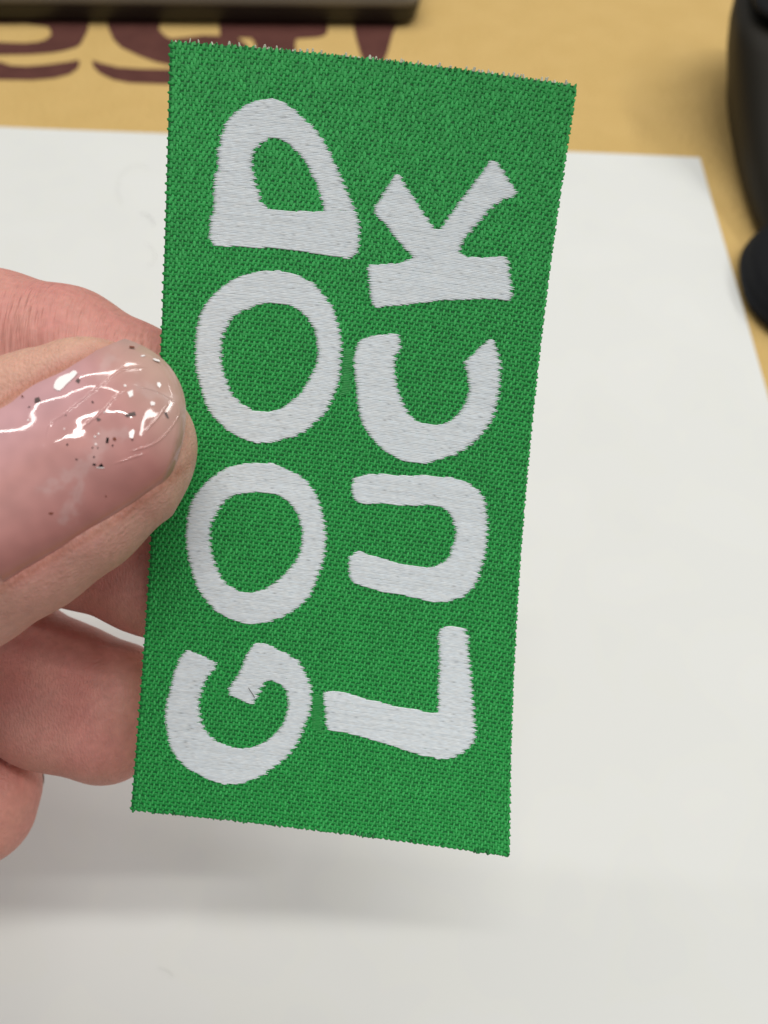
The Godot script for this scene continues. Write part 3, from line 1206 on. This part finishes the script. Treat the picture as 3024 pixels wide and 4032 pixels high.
	var flecks := "63,879,4,2.6,10,0 81,866,15,11,-15,2 200,868,5,3,60,0 142,897,3,3,0,0 213,906,9,6,20,2 283,895,21,8,-8,2 359,895,7,16,-25,2 232,951,8,12,10,0 248,948,9,6,30,3 145,960,4,4,0,0 165,992,5,4,15,0 203,1003,8,5,25,0 219,1005,11,7,-20,0 211,967,3,3,0,0 200,967,3,3,0,0 203,987,5,3,-30,0 243,962,4,3,0,0 286,950,4,3,0,0 110,1109,9,4,0,3 229,1072,3,3,0,3 285,749,10,4,5,3 48,855,5,3,-10,3 286,935,8,14,15,1 213,937,4,3,0,1 205,943,4,3,0,1 207,959,3,3,0,1 329,871,8,6,20,1 216,1010,13,2.6,3,1 283,850,9,9,0,1 343,829,6,9,-20,1 337,777,13,3,15,1 309,768,7,2.4,0,1 61,907,3,3,0,1 139,926,2.4,2.4,0,1 226,890,3,3,0,1 270,833,4,3,20,1 168,822,12,10,30,2"
	for q in flecks.split(" "):
		var v := []
		for w in q.split(","):
			v.append(float(w))
		if v[5] == 1.0:
			v[2] *= 1.3
			v[3] *= 1.3
		fleck(v[0], v[1], v[2], v[3], v[4], foils[int(v[5])], nail, base)
	# the one large pale leaf of foil
	var leaf := polyline("116,832 120,822 128,814 142,808 150,806 158,800 164,801 167,806 160,814 150,824 143,830 136,838 128,844 122,842 116,838")
	leaf_piece(leaf, silver, nail, base)


func on_nail(x: float, y: float, lift: float) -> Vector3:
	var q := Vector2(x, y)
	return seen(x, y, nail_depth(q.dot(AXIS), q.dot(CROSS)) - gel_relief(q) - lift)


func fleck(x: float, y: float, long: float, wide: float, turn: float, material: Material, nail: Node3D, base: Vector3) -> void:
	var ring := PackedVector2Array()
	var n := 5 if rng.randf() < 0.5 else 4
	for k in n:
		var a := TAU * (k + 0.5 + rng.randf_range(-0.3, 0.3)) / n
		var p := Vector2(cos(a) * long * 0.62, sin(a) * wide * 0.62) * rng.randf_range(0.7, 1.25)
		ring.append(Vector2(x, y) + p.rotated(deg_to_rad(turn)))
	leaf_piece(ring, material, nail, base)


func leaf_piece(ring: PackedVector2Array, material: Material, nail: Node3D, base: Vector3) -> void:
	var s := Shape.new()
	var mid := Vector2.ZERO
	for p in ring:
		mid += p / ring.size()
	var m := on_nail(mid.x, mid.y, 0.06)
	var a := on_nail(mid.x + 4, mid.y, 0.06) - m
	var b := on_nail(mid.x, mid.y + 4, 0.06) - m
	var n := a.cross(b).normalized()
	if n.z > 0:
		n = -n
	n = (n + Vector3(rng.randf_range(-0.15, 0.15), rng.randf_range(-0.15, 0.15), 0)).normalized()
	var hub := s.add(eye(m) - base, turned(n))
	for p in ring:
		s.add(eye(on_nail(p.x, p.y, 0.045)) - base, turned(n))
	for p in ring:
		s.add(eye(on_nail(p.x, p.y, -0.05)) - base, turned((n + Vector3(p.x - mid.x, p.y - mid.y, 0).normalized()).normalized()))
	var k := ring.size()
	for j in k:
		s.tri(hub, 1 + j, 1 + (j + 1) % k)
		s.quad(1 + j, 1 + (j + 1) % k, 1 + k + (j + 1) % k, 1 + k + j)
	piece("foil_fleck", s.mesh(), material, nail)


# nails of the four fingers, on their far sides
func make_fingernails(root: Node3D, base: Vector3) -> void:
	var gel := matte(tint(0.55, 0.36, 0.31), 0.2, 0.5)
	gel.clearcoat_enabled = true
	gel.clearcoat = 0.8
	var tips := [
		[seen(430, 970, 88), seen(180, 822, 88), 7.6, Vector3(0.2, -0.35, 1)],
		[seen(505, 1285, 90), seen(230, 1180, 90), 7.6, Vector3(0.1, -0.35, 1)],
		[seen(350, 1556, 91.6), seen(110, 1488, 92.6), 7.7, Vector3(0.1, -1.5, 1)],
		[seen(40, 1745, 94.8), seen(-150, 1675, 96), 6.2, Vector3(0.35, -0.25, 1)],
	]
	for q in tips:
		var a: Vector3 = q[0]
		var b: Vector3 = q[1]
		var d := (a - b).normalized()
		var n: Vector3 = q[3]
		n = (n - d * n.dot(d)).normalized()
		var l := d.cross(n)
		var s := Shape.new()
		for side in 2:
			for r in 13:
				for c in 13:
					var h := c / 6.0 - 1.0
					var g := r / 12.0
					var ang := h * 0.85
					var rad: float = q[2] + 0.25 - side * 0.6
					var reach := lerpf(0.25, 1.0 - 0.12 * h * h, g)
					var p: Vector3 = b.lerp(a, reach) + (n * cos(ang) + l * sin(ang)) * (rad - 1.2 * reach * reach)
					s.add(eye(p) - base, turned((n * cos(ang) + l * sin(ang)) * (-1.0 if side else 1.0)))
		for side in 2:
			for r in 12:
				for c in 12:
					var o := side * 169 + r * 13 + c
					s.quad(o, o + 1, o + 14, o + 13)
		for c in 12:
			s.quad(156 + c, 157 + c, 169 + 157 + c, 169 + 156 + c)
		for r in 12:
			s.quad(r * 13, r * 13 + 13, 169 + r * 13 + 13, 169 + r * 13)
			s.quad(r * 13 + 12, r * 13 + 25, 169 + r * 13 + 25, 169 + r * 13 + 12)
		piece("fingernail", s.mesh(), gel, root)


# ---------------------------------------------------------------- loose fibres

func make_fibres() -> void:
	var lint := matte(tint(0.10, 0.09, 0.08), 0.8)
	var rows := [
		["lint_fibre", "hair-thin curly fibre on the paper left of the label's top", "480,800 462,760 470,700 500,665 545,650 585,662", 0.0016, 0.000022],
		["lint_fibre", "short dark wavy fibre on the paper just left of the label", "556,838 572,844 588,852 600,868 606,884", 0.0016, 0.00005],
		["lint_fibre", "faint looping fibre on the paper beside the label's left edge", "575,960 596,975 610,1000 604,1030 580,1046", 0.0016, 0.000022],
		["lint_fibre", "tiny curved fibre on the paper near the bottom left", "620,3810 645,3816 668,3828 682,3846", 0.0016, 0.000014],
	]
	for row in rows:
		var line := PackedVector3Array()
		for q in row[2].split(" "):
			var xy: PackedStringArray = q.split(",")
			line.append(on_plane(float(xy[0]), float(xy[1]), row[3]))
		fibre(row[0], row[1], line, row[4], lint)
	var g := PackedVector3Array()
	for q in [[0.291, 0.8165], [0.297, 0.8205], [0.3035, 0.8245], [0.309, 0.829]]:
		var f := label_frame(q[0], q[1])
		g.append(eye(f[0] + f[3] * 0.27))
	fibre("lint_fibre", "short black fibre lying across the letter G", g, 0.000035, lint)


func fibre(called: String, label: String, line: PackedVector3Array, rad: float, material: Material) -> void:
	var o := MeshInstance3D.new()
	o.name = called
	o.position = line[0]
	var s := Shape.new()
	var curve := Curve3D.new()
	curve.bake_interval = 0.02
	for k in line.size():
		var pull := (line[mini(k + 1, line.size() - 1)] - line[maxi(k - 1, 0)]) / 6.0
		curve.add_point(line[k] * 100.0, -pull * 100.0, pull * 100.0)
	var n := 28
	for k in n + 1:
		var p := curve.sample_baked(curve.get_baked_length() * k / n, true) / 100.0
		var q := curve.sample_baked(curve.get_baked_length() * minf(k + 1, n) / n, true) - curve.sample_baked(curve.get_baked_length() * maxf(k - 1, 0) / n, true)
		var u := q.cross(Vector3(0.1, 1, 0.2)).normalized()
		var v := u.cross(q).normalized()
		for c in 5:
			var w := u * cos(TAU * c / 5) + v * sin(TAU * c / 5)
			s.add(p + w * rad - line[0], w)
	for k in n:
		for c in 5:
			s.quad(k * 5 + c, k * 5 + (c + 1) % 5, k * 5 + 5 + (c + 1) % 5, k * 5 + 5 + c)
	o.mesh = s.mesh()
	o.material_override = material
	o.set_meta("label", label)
	o.set_meta("category", "fibre")
	o.set_meta("group", "loose fibres")
	add_child(o, true)
